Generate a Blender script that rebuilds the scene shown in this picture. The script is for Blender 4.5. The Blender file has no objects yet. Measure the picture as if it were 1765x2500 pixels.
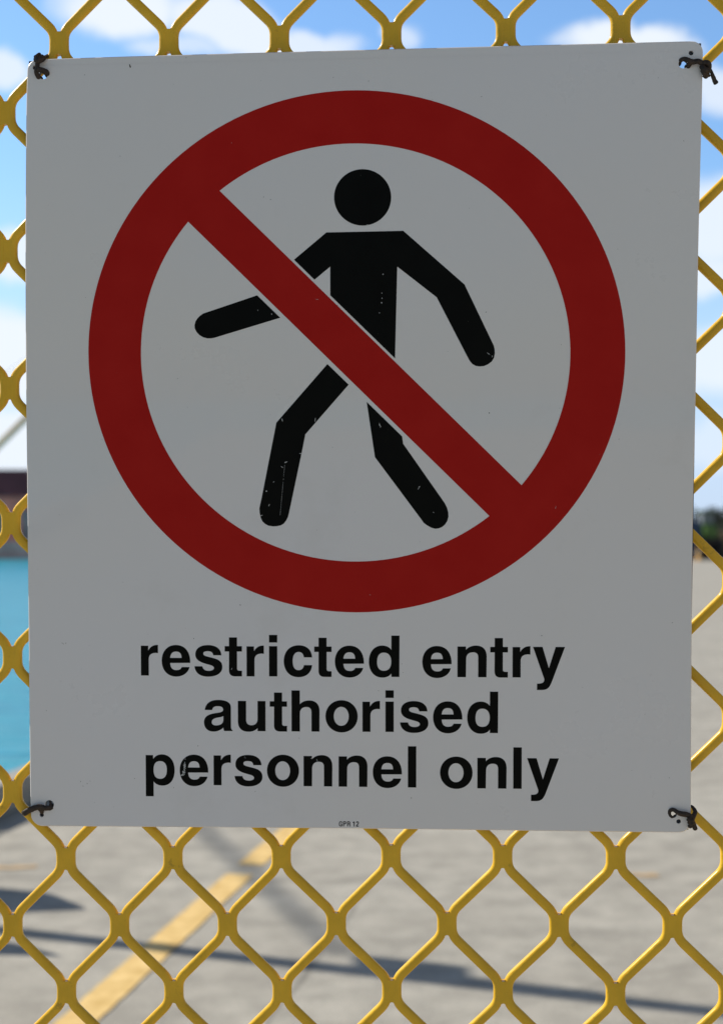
import bpy, bmesh, math, random
from mathutils import Vector, Matrix, noise
from mathutils.geometry import tessellate_polygon
random.seed(7)
R = math.radians
sc = bpy.context.scene
col = sc.collection

# ------------------------------------------------------------------ camera
F, CX, CY, HOR = 3472.0, 882.5, 1250.0, 1300.0      # focal length, centre and horizon, in photo pixels
TH = math.atan((HOR - CY) / F)
CAM = Vector((0, 0, 1.5))
cd = bpy.data.cameras.new('camera'); cam = bpy.data.objects.new('camera', cd); col.objects.link(cam)
cam.location = CAM; cam.rotation_euler = (R(90) + TH, 0, 0)
cd.sensor_fit = 'VERTICAL'; cd.sensor_height = 36; cd.sensor_width = 36; cd.lens = F / 2500 * 36
cd.clip_start = 0.05; cd.clip_end = 20000
cd.dof.use_dof = True; cd.dof.focus_distance = 1.068; cd.dof.aperture_fstop = 7.1; cd.dof.aperture_blades = 0
sc.camera = cam

# ------------------------------------------------------------------ light
SUN_EL = R(40)
SUN_H = Vector((-0.938, 0.347, 0))                   # horizontal direction towards the sun
SKY_ST, SUN_ST, EXPO = 0.10, 4.9, 0.0
sv = Vector((SUN_H.x * math.cos(SUN_EL), SUN_H.y * math.cos(SUN_EL), math.sin(SUN_EL)))
sl = bpy.data.lights.new('sun', 'SUN'); sl.energy = SUN_ST; sl.angle = R(0.5); sl.color = (1.0, 0.95, 0.87)
so = bpy.data.objects.new('sun', sl); col.objects.link(so)
so.rotation_euler = sv.to_track_quat('Z', 'Y').to_euler(); so.location = (-6, 3, 9)
sc.view_settings.view_transform = 'Standard'; sc.view_settings.look = 'None'
sc.view_settings.exposure = EXPO; sc.view_settings.gamma = 1; sc.view_settings.use_curve_mapping = False

w = bpy.data.worlds.new("World"); sc.world = w; w.use_nodes = True
nt = w.node_tree; nt.nodes.clear()
def N(t, **k):
    n = nt.nodes.new(t)
    for a, b in k.items(): setattr(n, a, b)
    return n
def lk(a, b): nt.links.new(a, b)
def pdir(px, py):
    a = Vector(((px - CX) / F, 1, (CY - py) / F))
    c, s = math.cos(TH), math.sin(TH)
    return Vector((a.x, c * a.y - s * a.z, s * a.y + c * a.z))
wo = N('ShaderNodeOutputWorld'); bg = N('ShaderNodeBackground'); lk(bg.outputs[0], wo.inputs[0])
sky = N('ShaderNodeTexSky', sky_type='NISHITA', sun_disc=False, sun_elevation=SUN_EL, air_density=1.0, dust_density=0.6, ozone_density=2.2)
sky.sun_rotation = math.atan2(SUN_H.x, SUN_H.y)
bg.inputs[1].default_value = SKY_ST
tc = N('ShaderNodeTexCoord')
nz = N('ShaderNodeTexNoise'); nz.inputs['Scale'].default_value = 11; nz.inputs['Detail'].default_value = 5; nz.inputs['Roughness'].default_value = 0.55
lk(tc.outputs['Generated'], nz.inputs['Vector'])
sb = N('ShaderNodeVectorMath', operation='SUBTRACT'); sb.inputs[1].default_value = (0.5, 0.5, 0.5); lk(nz.outputs['Color'], sb.inputs[0])
ma = N('ShaderNodeVectorMath', operation='MULTIPLY_ADD'); ma.inputs[1].default_value = (0.07, 0.07, 0.055); lk(sb.outputs[0], ma.inputs[0]); lk(tc.outputs['Generated'], ma.inputs[2])
def blob(px, py, rx, ry, amt, tilt=0.0, soft=0.75):
    d = pdir(px, py).normalized(); e1 = Vector((0, 0, 1)).cross(d).normalized() * -1; e2 = e1.cross(d).normalized() * -1
    if e2.z < 0: e2 = -e2
    c, s = math.cos(tilt), math.sin(tilt)
    a1 = (e1 * c + e2 * s) * (F / rx); a2 = (e2 * c - e1 * s) * (F / ry)
    sbt = N('ShaderNodeVectorMath', operation='SUBTRACT'); sbt.inputs[1].default_value = d; lk(ma.outputs[0], sbt.inputs[0])
    outs = []
    for a in (a1, a2):
        dt = N('ShaderNodeVectorMath', operation='DOT_PRODUCT'); dt.inputs[1].default_value = a; lk(sbt.outputs[0], dt.inputs[0]); outs.append(dt.outputs['Value'])
    dt = N('ShaderNodeVectorMath', operation='DOT_PRODUCT'); dt.inputs[1].default_value = d * 6; lk(sbt.outputs[0], dt.inputs[0])
    cb = N('ShaderNodeCombineXYZ'); lk(outs[0], cb.inputs[0]); lk(outs[1], cb.inputs[1]); lk(dt.outputs['Value'], cb.inputs[2])
    ln = N('ShaderNodeVectorMath', operation='LENGTH'); lk(cb.outputs[0], ln.inputs[0])
    mr = N('ShaderNodeMapRange', interpolation_type='SMOOTHERSTEP'); mr.inputs['From Min'].default_value = 1.25; mr.inputs['From Max'].default_value = 1.25 - soft
    mr.inputs['To Min'].default_value = 0; mr.inputs['To Max'].default_value = amt
    lk(ln.outputs['Value'], mr.inputs['Value'])
    return mr.outputs[0]
BL = [ (300, 20, 150, 75, .95, .15), (560, 70, 200, 60, .9, -.35), (720, 120, 170, 40, .8, 0), (430, 120, 120, 30, .6, 0),
       (985, 82, 50, 28, .6, -.2), (1530, 95, 190, 38, .95, -.08), (15, 165, 80, 45, .8, -.1), (1745, 205, 70, 70, .75, 0),
       (10, 640, 130, 60, .85, 0), (20, 860, 170, 110, .95, 0), (30, 1060, 260, 90, .9, 0),
       (1765, 560, 110, 120, .85, 0), (1740, 690, 110, 55, .8, 0), (1740, 900, 160, 95, .8, 0), (1760, 1080, 160, 60, .45, 0),
       (800, 620, 420, 160, .8, .1), (1200, 900, 330, 110, .7, 0)]
acc = None
for b in BL:
    o_ = blob(*b)
    if acc is None: acc = o_
    else:
        m = N('ShaderNodeMath', operation='MAXIMUM'); lk(acc, m.inputs[0]); lk(o_, m.inputs[1]); acc = m.outputs[0]
# scattered cumulus over the rest of the sky dome
n2 = N('ShaderNodeTexNoise'); n2.inputs['Scale'].default_value = 2.6; n2.inputs['Detail'].default_value = 7; lk(tc.outputs['Generated'], n2.inputs['Vector'])
r2 = N('ShaderNodeMapRange', interpolation_type='SMOOTHSTEP'); r2.inputs['From Min'].default_value = .52; r2.inputs['From Max'].default_value = .66; r2.inputs['To Max'].default_value = .85
lk(n2.outputs['Fac'], r2.inputs['Value'])
sx = N('ShaderNodeSeparateXYZ'); lk(tc.outputs['Generated'], sx.inputs[0])
r3 = N('ShaderNodeMapRange'); r3.inputs['From Min'].default_value = .90; r3.inputs['From Max'].default_value = .80; lk(sx.outputs['Y'], r3.inputs['Value'])
mm = N('ShaderNodeMath', operation='MULTIPLY'); lk(r2.outputs[0], mm.inputs[0]); lk(r3.outputs[0], mm.inputs[1])
mx = N('ShaderNodeMath', operation='MAXIMUM'); lk(acc, mx.inputs[0]); lk(mm.outputs[0], mx.inputs[1])
mixc = N('ShaderNodeMix', data_type='RGBA'); 
# the haze brightens the sky low over the harbour, ahead of the fence; the rest of the dome is deeper and its clouds greyer
fr_ = N('ShaderNodeMapRange', interpolation_type='SMOOTHSTEP'); fr_.inputs['From Min'].default_value = .60; fr_.inputs['From Max'].default_value = .88; lk(sx.outputs['Y'], fr_.inputs['Value'])
cc = N('ShaderNodeMix', data_type='RGBA'); cc.inputs[6].default_value = (3.6, 3.6, 3.6, 1); cc.inputs[7].default_value = (9.0, 9.6, 10.3, 1); lk(fr_.outputs[0], cc.inputs[0]); lk(cc.outputs[2], mixc.inputs[7])
gc = N('ShaderNodeMix', data_type='RGBA'); gc.inputs[6].default_value = (.75, .75, .75, 1); gc.inputs[7].default_value = (1.42, 1.76, 2.0, 1); lk(fr_.outputs[0], gc.inputs[0])
gm = N('ShaderNodeMix', data_type='RGBA', blend_type='MULTIPLY'); gm.inputs[0].default_value = 1; lk(gc.outputs[2], gm.inputs[7])
lk(sky.outputs[0], gm.inputs[6])
hz = N('ShaderNodeMapRange', interpolation_type='SMOOTHSTEP'); hz.inputs['From Min'].default_value = .27; hz.inputs['From Max'].default_value = .02; hz.inputs['To Max'].default_value = .85; lk(sx.outputs['Z'], hz.inputs['Value'])
hf = N('ShaderNodeMath', operation='MULTIPLY'); lk(hz.outputs[0], hf.inputs[0]); lk(fr_.outputs[0], hf.inputs[1])
hm_ = N('ShaderNodeMix', data_type='RGBA'); hm_.inputs[7].default_value = (5.9, 7.3, 9.8, 1); lk(hf.outputs[0], hm_.inputs[0]); lk(gm.outputs[2], hm_.inputs[6]); lk(hm_.outputs[2], mixc.inputs[6])
lk(mx.outputs[0], mixc.inputs[0]); lk(mixc.outputs[2], bg.inputs[0])

# ------------------------------------------------------------------ helpers
def tag(o, label=None, cat=None, group=None, kind=None):
    if label: o['label'] = label
    if cat: o['category'] = cat
    if group: o['group'] = group
    if kind: o['kind'] = kind
    return o
def empty(name, loc, label, cat, group=None, rz=0):
    o = bpy.data.objects.new(name, None); col.objects.link(o); o.location = loc; o.rotation_euler = (0, 0, rz)
    o.empty_display_size = .1
    return tag(o, label, cat, group)
def link(name, bm, mat, parent=None, smooth=True):
    me = bpy.data.meshes.new(name); bmesh.ops.recalc_face_normals(bm, faces=bm.faces); bm.to_mesh(me); bm.free()
    if smooth is not None:
        for p in me.polygons: p.use_smooth = smooth
    me.materials.append(mat)
    o = bpy.data.objects.new(name, me); col.objects.link(o)
    if parent is not None: o.parent = parent
    return o
def box(bm, c, s, rz=0, taper=1.0):
    M = Matrix.Rotation(rz, 3, 'Z'); vs = []
    for z in (-1, 1):
        t = taper if z > 0 else 1
        for x, y in ((-1, -1), (1, -1), (1, 1), (-1, 1)):
            vs.append(bm.verts.new(Vector(c) + M @ Vector((x * s[0] / 2 * t, y * s[1] / 2 * t, z * s[2] / 2))))
    for f in ((0, 3, 2, 1), (4, 5, 6, 7), (0, 1, 5, 4), (1, 2, 6, 5), (2, 3, 7, 6), (3, 0, 4, 7)):
        bm.faces.new([vs[i] for i in f])
def catmull(pts, n=6):
    if len(pts) < 3: return [Vector(p) for p in pts]
    P = [Vector(p) for p in pts]; P = [P[0] * 2 - P[1]] + P + [P[-1] * 2 - P[-2]]
    out = []
    for i in range(1, len(P) - 2):
        a, b, c, d = P[i - 1:i + 3]
        for k in range(n):
            t = k / n
            out.append(.5 * ((2 * b) + (c - a) * t + (2 * a - 5 * b + 4 * c - d) * t * t + (3 * b - a - 3 * c + d) * t ** 3))
    out.append(P[-2]); return out
def tube(bm, pts, rad, seg=10, up=Vector((0, 1, 0)), flat=1.0, caps=True, rough=0.0, sq=1.0):
    """sweep; rad a number or one per point; flat scales the section along 'up'"""
    n = len(pts); rings = []
    if not hasattr(rad, '__len__'): rad = [rad] * n
    for i, p in enumerate(pts):
        t = (pts[min(i + 1, n - 1)] - pts[max(i - 1, 0)]).normalized()
        s = t.cross(up)
        if s.length < 1e-3: s = t.cross(Vector((1, 0, .01)))
        s.normalize(); u = s.cross(t).normalized()
        ring = []
        for k in range(seg):
            a = 2 * math.pi * k / seg
            r = rad[i]
            if rough: r *= 1 + rough * (noise.noise(Vector((p.x * 900 + k * 1.7, p.y * 900, p.z * 900 + k))))
            ca, sa = math.cos(a), math.sin(a); ca = math.copysign(abs(ca) ** sq, ca); sa = math.copysign(abs(sa) ** sq, sa)
            ring.append(bm.verts.new(p + s * ca * r + u * sa * r * flat))
        rings.append(ring)
    for a, b in zip(rings, rings[1:]):
        for k in range(seg): bm.faces.new((a[k], a[(k + 1) % seg], b[(k + 1) % seg], b[k])).smooth = True
    if caps: bm.faces.new(rings[0][::-1]); bm.faces.new(rings[-1])
def lathe(bm, prof, seg=24, c=(0, 0, 0)):
    rings = [[bm.verts.new((c[0] + r * math.cos(2 * math.pi * k / seg), c[1] + r * math.sin(2 * math.pi * k / seg), c[2] + z)) for k in range(seg)] for r, z in prof]
    for a, b in zip(rings, rings[1:]):
        for k in range(seg): bm.faces.new((a[k], a[(k + 1) % seg], b[(k + 1) % seg], b[k]))
    bm.faces.new(rings[0][::-1]); bm.faces.new(rings[-1])

# ------------------------------------------------------------------ materials
def newmat(name, base, rough=.6, metal=0.0, coat=0.0, spec=.5):
    m = bpy.data.materials.new(name); m.use_nodes = True; b = m.node_tree.nodes['Principled BSDF']
    b.inputs['Base Color'].default_value = (*base, 1); b.inputs['Roughness'].default_value = rough
    b.inputs['Metallic'].default_value = metal; b.inputs['Coat Weight'].default_value = coat; b.inputs['Specular IOR Level'].default_value = spec
    return m
def noisy(name, base, var=.15, scale=20, rough=.6, bump=0.0, bscale=None, detail=6, tint=None, **k):
    """base colour broken up by noise, with optional bump"""
    m = newmat(name, base, rough, **k); t = m.node_tree; b = t.nodes['Principled BSDF']
    tcn = t.nodes.new('ShaderNodeTexCoord'); nn = t.nodes.new('ShaderNodeTexNoise'); nn.inputs['Scale'].default_value = scale; nn.inputs['Detail'].default_value = detail
    t.links.new(tcn.outputs['Object'], nn.inputs['Vector'])
    cr = t.nodes.new('ShaderNodeValToRGB'); e = cr.color_ramp.elements
    lo = [c * (1 - var) for c in base]; hi = [min(1, c * (1 + var)) for c in (tint or base)]
    e[0].position = .3; e[0].color = (*lo, 1); e[1].position = .7; e[1].color = (*hi, 1)
    t.links.new(nn.outputs['Fac'], cr.inputs['Fac']); t.links.new(cr.outputs['Color'], b.inputs['Base Color'])
    if bump:
        n3 = t.nodes.new('ShaderNodeTexNoise'); n3.inputs['Scale'].default_value = bscale or scale * 3; n3.inputs['Detail'].default_value = 5
        t.links.new(tcn.outputs['Object'], n3.inputs['Vector'])
        bp = t.nodes.new('ShaderNodeBump'); bp.inputs['Strength'].default_value = 1; bp.inputs['Distance'].default_value = bump
        t.links.new(n3.outputs['Fac'], bp.inputs['Height']); t.links.new(bp.outputs[0], b.inputs['Normal'])
    return m
M_yel = noisy('yellow_plastic_coating', (.86, .50, .022), .10, 45, rough=.45, bump=.0003, bscale=300, tint=(.86, .495, .026), coat=.5, spec=.15)
M_yel.node_tree.nodes['Principled BSDF'].inputs['Coat Roughness'].default_value = .22
def grime(m, scale, lo, hi, dark, amt):
    # scattered scuffs and dirt spots over an existing colour
    t = m.node_tree; b = t.nodes['Principled BSDF']; src = b.inputs['Base Color'].links[0].from_socket
    tcn = t.nodes.new('ShaderNodeTexCoord'); n = t.nodes.new('ShaderNodeTexNoise'); n.inputs['Scale'].default_value = scale; n.inputs['Detail'].default_value = 7; n.inputs['Roughness'].default_value = .7
    t.links.new(tcn.outputs['Object'], n.inputs['Vector']); r = t.nodes.new('ShaderNodeMapRange'); r.inputs['From Min'].default_value = lo; r.inputs['From Max'].default_value = hi; r.inputs['To Max'].default_value = amt
    t.links.new(n.outputs['Fac'], r.inputs['Value']); mxx = t.nodes.new('ShaderNodeMix'); mxx.data_type = 'RGBA'; mxx.inputs[7].default_value = (*dark, 1)
    t.links.new(r.outputs[0], mxx.inputs[0]); t.links.new(src, mxx.inputs[6]); t.links.new(mxx.outputs[2], b.inputs['Base Color'])
    r2_ = t.nodes.new('ShaderNodeMapRange'); r2_.inputs['From Min'].default_value = .35; r2_.inputs['From Max'].default_value = .7; r2_.inputs['To Min'].default_value = b.inputs['Roughness'].default_value - .06; r2_.inputs['To Max'].default_value = b.inputs['Roughness'].default_value + .2
    t.links.new(n.outputs['Fac'], r2_.inputs['Value']); t.links.new(r2_.outputs[0], b.inputs['Roughness'])
grime(M_yel, 70, .62, .74, (.20, .12, .03), .55)
M_white = noisy('white_sign_face', (.84, .785, .735), .0, 2.2, rough=.30, bump=.00004, bscale=30, tint=(.81, .785, .795), spec=.5, coat=.6)
grime(M_white, 6, .58, .80, (.52, .47, .40), .22)
M_red = noisy('red_print', (.46, .008, .005), .05, 30, rough=.45, spec=.12, tint=(.45, .011, .007))
M_black = noisy('black_print', (.004, .0042, .0035), .2, 40, rough=.45, spec=.07)
M_back = noisy('dark_backing', (.03, .035, .05), .2, 30, rough=.6)
M_tie = noisy('dark_brown_tie', (.015, .009, .006), .5, 300, rough=.6, bump=.0004, bscale=400, tint=(.034, .019, .012))
M_dot = newmat('dark_hole', (.02, .02, .02), .8)
M_steel = noisy('galvanised_steel', (.42, .43, .44), .12, 30, rough=.45, metal=.6)
M_kerb = noisy('kerb_concrete', (.42, .39, .34), .2, 6, rough=.9, bump=.004, bscale=40)
M_yline = noisy('yellow_road_paint', (.74, .47, .13), .14, 14, rough=.75, bump=.001, bscale=60, tint=(.78, .55, .22))
M_faded = noisy('faded_orange_paint', (.55, .38, .20), .2, 14, rough=.85)

# concrete with blotches, hairline joints, stains and tyre marks
def concrete():
    m = bpy.data.materials.new('wharf_concrete'); m.use_nodes = True; t = m.node_tree; b = t.nodes['Principled BSDF']
    L = t.links.new; Nn = t.nodes.new
    tcn = Nn('ShaderNodeTexCoord'); P = tcn.outputs['Object']
    def nz_(s, d=6, dist=0, stretch=None):
        n = Nn('ShaderNodeTexNoise'); n.inputs['Scale'].default_value = s; n.inputs['Detail'].default_value = d; n.inputs['Distortion'].default_value = dist
        if stretch:
            mp = Nn('ShaderNodeMapping'); mp.inputs['Scale'].default_value = stretch; L(P, mp.inputs['Vector']); L(mp.outputs[0], n.inputs['Vector'])
        else: L(P, n.inputs['Vector'])
        return n.outputs['Fac']
    def mr(v, a, b_, c, d):
        n = Nn('ShaderNodeMapRange', ); n.interpolation_type = 'SMOOTHSTEP'
        for k, x in zip(('From Min', 'From Max', 'To Min', 'To Max'), (a, b_, c, d)): n.inputs[k].default_value = x
        L(v, n.inputs['Value']); return n.outputs[0]
    def math_(op, a, b_):
        n = Nn('ShaderNodeMath'); n.operation = op
        for i, x in enumerate((a, b_)):
            if isinstance(x, (int, float)): n.inputs[i].default_value = x
            else: L(x, n.inputs[i])
        return n.outputs[0]
    base = Nn('ShaderNodeMix'); base.data_type = 'RGBA'; base.inputs[6].default_value = (.385, .356, .298, 1); base.inputs[7].default_value = (.435, .405, .340, 1)
    L(mr(nz_(1.6, 8, .4), .32, .68, 0, 1), base.inputs[0])
    v = math_('MULTIPLY', mr(nz_(7, 8), .25, .75, .84, 1.14), mr(nz_(70, 4), .2, .8, .86, 1.12))
    v = math_('MULTIPLY', v, mr(nz_(1.3, 8, .8, (.6, 1.2, 1)), .54, .72, 1, .86))       # long wet-looking blotches
    sxx = Nn('ShaderNodeSeparateXYZ'); L(P, sxx.inputs[0]); X, Y = sxx.outputs[0], sxx.outputs[1]
    wob = math_('MULTIPLY', math_('SUBTRACT', nz_(3, 4), .5), .06)
    def line(p, q, wd, dark, ends=None):
        (x0, y0), (x1, y1) = p, q; l = math.hypot(x1 - x0, y1 - y0); nx, ny = -(y1 - y0) / l, (x1 - x0) / l
        d = math_('ADD', math_('ADD', math_('MULTIPLY', math_('SUBTRACT', X, x0), nx), math_('MULTIPLY', math_('SUBTRACT', Y, y0), ny)), wob)
        return mr(math_('ABSOLUTE', d, 0), wd, wd * 2.2, dark, 1)
    for ln_ in CRACKS: v = math_('MULTIPLY', v, line(*ln_))
    mul = Nn('ShaderNodeMix'); mul.data_type = 'RGBA'; mul.blend_type = 'MULTIPLY'; mul.inputs[0].default_value = 1
    cv = Nn('ShaderNodeCombineColor'); 
    for i in range(3): L(v, cv.inputs[i])
    L(base.outputs[2], mul.inputs[6]); L(cv.outputs[0], mul.inputs[7])
    L(mul.outputs[2], b.inputs['Base Color']); b.inputs['Roughness'].default_value = .88; b.inputs['Specular IOR Level'].default_value = .3
    bp = Nn('ShaderNodeBump'); bp.inputs['Distance'].default_value = .004; L(nz_(90, 6), bp.inputs['Height']); L(bp.outputs[0], b.inputs['Normal'])
    return m
def G(px, py, h=0.0):
    """point on the level z = h seen at a photo pixel"""
    d = pdir(px, py); return CAM + d * ((h - CAM.z) / d.z)
def gxy(px, py): p = G(px, py); return (p.x, p.y)
CRACKS = [(gxy(998, 2033), gxy(716, 2416), .007, .70), (gxy(700, 2150), gxy(1765, 2158), .012, .90), (gxy(1765, 2330), gxy(1200, 2470), .006, .88)]
M_conc = concrete()

# ------------------------------------------------------------------ the setting
KD = Vector((.187, .982, 0)).normalized()            # direction of the wharf edge and of the painted line
KF = Vector((-1.75, 7.19, 0)) + Vector((-1.196 * .167, 0, 0))   # a point at the foot of the kerb
KW, KH = .16, .167
def kp(t, off=0): return KF + KD * t - Vector((KD.y, -KD.x, 0)) * off
WL = -2.5
bm = bmesh.new()
edge = [kp(-60, KW + .02), kp(3000, KW + .02)]
pts = [edge[0], edge[1], Vector((9000, 3000, 0)), Vector((9000, -60, 0))]
top = [bm.verts.new((p.x, p.y, 0)) for p in pts]; bot = [bm.verts.new((p.x, p.y, WL - 3)) for p in pts]
bm.faces.new(top[::-1])
for i in range(4): bm.faces.new((top[i], top[(i + 1) % 4], bot[(i + 1) % 4], bot[i]))
link('wharf_pavement', bm, M_conc, smooth=False); tag(bpy.data.objects['wharf_pavement'], kind='structure')
wm = bpy.data.materials.new('turquoise_sea'); wm.use_nodes = True; t = wm.node_tree; b = t.nodes['Principled BSDF']
b.inputs['Base Color'].default_value = (.055, .34, .46, 1); b.inputs['Roughness'].default_value = .28; b.inputs['Specular IOR Level'].default_value = .25
tcn = t.nodes.new('ShaderNodeTexCoord'); n1 = t.nodes.new('ShaderNodeTexNoise'); n1.inputs['Scale'].default_value = 1.1; n1.inputs['Detail'].default_value = 6; n1.inputs['Distortion'].default_value = .6
mp = t.nodes.new('ShaderNodeMapping'); mp.inputs['Scale'].default_value = (.5, 1, 1); t.links.new(tcn.outputs['Object'], mp.inputs[0]); t.links.new(mp.outputs[0], n1.inputs['Vector'])
bp = t.nodes.new('ShaderNodeBump'); bp.inputs['Distance'].default_value = .25; t.links.new(n1.outputs['Fac'], bp.inputs['Height']); t.links.new(bp.outputs[0], b.inputs['Normal'])
cr = t.nodes.new('ShaderNodeValToRGB'); e = cr.color_ramp.elements; e[0].position = .35; e[0].color = (.016, .27, .38, 1); e[1].position = .68; e[1].color = (.040, .38, .47, 1)
t.links.new(n1.outputs['Fac'], cr.inputs[0]); t.links.new(cr.outputs[0], b.inputs['Base Color'])
bm = bmesh.new(); vs = [bm.verts.new(v) for v in ((-9000, -500, WL), (9000, -500, WL), (9000, 9000, WL), (-9000, 9000, WL))]; bm.faces.new(vs)
tag(link('water', bm, wm, smooth=False), kind='structure')
# distant low hills
bm = bmesh.new(); prev = None
for i in range(81):
    x = -4500 + i * 112.5; h = 34 + 30 * noise.noise(Vector((i * .17, 3, 0))) + 12 * noise.noise(Vector((i * .6, 9, 0)))
    if x < 300: h *= .25
    a = bm.verts.new((x, 3800, -5)); c_ = bm.verts.new((x, 4100, max(h, 3))); d_ = bm.verts.new((x, 4900, -5))
    if prev: bm.faces.new((prev[0], a, c_, prev[1])); bm.faces.new((prev[1], c_, d_, prev[2]))
    prev = (a, c_, d_)
tag(link('hills', bm, noisy('hill_green', (.06, .09, .07), .3, .01, rough=1)), kind='structure')
# kerb beam along the wharf edge
bm = bmesh.new(); segL = 6.0
for k in range(-4, 40):
    c0 = kp(k * segL + segL / 2, KW / 2); box(bm, (c0.x, c0.y, KH / 2), (segL - .02, KW, KH), rz=math.atan2(KD.y, KD.x))
bmesh.ops.bevel(bm, geom=[e_ for e_ in bm.edges], offset=.012, segments=2, affect='EDGES')
tag(link('wharf_kerb', bm, M_kerb, smooth=False), kind='structure')
# painted line, broken and worn where the photo shows a gap
def strip(name, a, b_, wd, mat, z=.004, n=40, ragged=.0025):
    bm = bmesh.new(); a = Vector(a); b_ = Vector(b_); d = (b_ - a).normalized(); s = Vector((d.y, -d.x)); pr = None
    for i in range(n + 1):
        p = a.lerp(b_, i / n); w_ = wd / 2
        l = bm.verts.new((*(p - s * (w_ + random.uniform(-ragged, ragged))), z)); r = bm.verts.new((*(p + s * (w_ + random.uniform(-ragged, ragged))), z))
        if pr: bm.faces.new((pr[0], pr[1], r, l))
        pr = (l, r)
    return tag(link(name, bm, mat, smooth=False), kind='structure')
ya, yb = Vector(gxy(184, 2500)), Vector(gxy(571, 2150)); yd = (yb - ya).normalized()
strip('painted_line', ya - yd * 5, yb + yd * .10, .122, M_yline, n=200)
yc = Vector(gxy(612, 2112)); ye = Vector(gxy(717, 2022)); yd2 = (ye - yc).normalized()
strip('painted_line', yc, ye + yd2 * 60, .12, M_faded if 0 else M_yline, n=400, ragged=.003)
strip('painted_dash', gxy(1522, 2138), gxy(1606, 2138), .06, M_faded, n=12, ragged=.01)
strip('painted_dash', gxy(-160, 2122), gxy(90, 2118), .05, M_faded, n=20, ragged=.012)

# ------------------------------------------------------------------ planes of the sign and of the fence
def rot(y, p, r): return Matrix.Rotation(y, 3, 'Z') @ Matrix.Rotation(p, 3, 'X') @ Matrix.Rotation(r, 3, 'Y')
SR = rot(R(-4.169), R(2.910), R(.174)); SC = Vector((-.0032, 1.0623, 1.5663))
FR = rot(R(-2.443), R(2.482), R(-.123)); FNRM = FR @ Vector((0, 1, 0)); FO = Vector((-.22656, 1.0975, 1.2515)) + FNRM * .006
S4 = SR.to_4x4(); S4.translation = SC
F4 = FR.to_4x4(); F4.translation = FO
def onplane(px, py, Rm, O):
    """(u, v) in metres on a plane, of the point seen at a photo pixel"""
    d = pdir(px, py); n = Rm @ Vector((0, 1, 0)); P = CAM + d * ((O - CAM).dot(n) / d.dot(n))
    q = Rm.transposed() @ (P - O); return Vector((q.x, q.z))
def S(px, py): return onplane(px, py, SR, SC)
def S3(px, py, out=0.0):
    u = S(px, py); return Vector((u.x, -out, u.y))

# ------------------------------------------------------------------ fence
PX, PY, OFF, WR = .08367, .10333, .0037, .00375
obs = []
for i, (a, b_) in enumerate(zip([162, 423, 686.8, 952.8, 1226, 1499], [2094, 2092.6, 2090, 2085.4, 2087, 2090.4])): obs.append((i, 0, a, b_))
for i, (a, b_) in enumerate(zip([33, 293, 555, 820, 1090.4, 1363.6, 1640.6], [2260, 2255, 2253.6, 2252.5, 2252, 2259, 2263])): obs.append((i - .5, -.5, a, b_))
for i, (a, b_) in enumerate(zip([161.6, 426, 689.6, 956.6, 1228.6, 1504], [2425, 2422, 2422, 2419.7, 2423.5, 2430.8])): obs.append((i, -1, a, b_))
for k, (a, b_) in enumerate([(35, 1931), (32.5, 1604), (29, 1278), (24.3, 949), (21.6, 615.7), (15, 276)]): obs.append((-.5, .5 + k, a, b_))
for i, (a, b_) in enumerate([(145, 108), (413.6, 101.6), (681.8, 93.3), (955, 86), (1234, 76), (1516, 67.7)]): obs.append((i, 6, a, b_))
for k, (a, b_) in enumerate([(1788, 2089), (1787, 1752), (1786, 1420), (1786, 1077), (1790, 743)]): obs.append((6, k, a, b_))
OBS = []
for i, j, a, b_ in obs:
    q = onplane(a, b_, FR, FO); OBS.append((i, j, q.x - i * PX, q.y - j * PY))
_cache = {}
def node(i, j):
    """where two strands are bonded: the regular lattice plus the slack the real mesh has"""
    if (i, j) not in _cache:
        ci, cj = min(max(i, -1.5), 7), min(max(j, -2), 7); sx_ = sy_ = sw = 0
        for a, b_, ex, ey in OBS:
            ww = math.exp(-((a - ci) ** 2 + (b_ - cj) ** 2) / .9) + 1e-5 / (1 + (a - ci) ** 2 + (b_ - cj) ** 2); sx_ += ex * ww; sy_ += ey * ww; sw += ww
        _cache[(i, j)] = Vector((i * PX + sx_ / sw, j * PY + sy_ / sw))
    return _cache[(i, j)]
I0, I1, J0, J1 = -19, 26, -11.5, 10.5
def fillet(P, r, n=4):
    out = [P[0]]
    for a, b_, c_ in zip(P, P[1:], P[2:]):
        u, v = (a - b_), (c_ - b_); l = min(r, u.length * .48, v.length * .48); p, q = b_ + u.normalized() * l, b_ + v.normalized() * l
        for k in range(n + 1):
            t_ = k / n; out.append(p * (1 - t_) ** 2 + b_ * 2 * t_ * (1 - t_) + q * t_ ** 2)
    out.append(P[-1]); return out
HV = .0090
bm = bmesh.new()
def f3(q, y=0): return Vector((q.x, y, q.y))
si = I0
while si < I1:                                       # strand between column si and column si + .5
    for side in (0, 1):
        base = si + .5 * side; P = []
        j = J0
        while j <= J1 + .01:
            onint = abs(j - round(j)) < .1
            # nodes: integer rows at integer columns, half rows at half columns
            left_int = abs(base - round(base)) < .1
            at_left = onint == left_int
            nd = node(base, j) if at_left else node(base + .5, j)
            o_ = OFF if at_left else -OFF
            P.append(nd + Vector((o_, -HV))); P.append(nd + Vector((o_, HV)))
            j += .5
        near = -3 < si < 9
        path = [f3(q) for q in fillet(P, .0062, 5 if near else 2)]
        tube(bm, path, WR, seg=20 if near else 8, up=Vector((0, 1, 0)), flat=.84, rough=.018 if near else 0, sq=.80)
    si += 1
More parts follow.
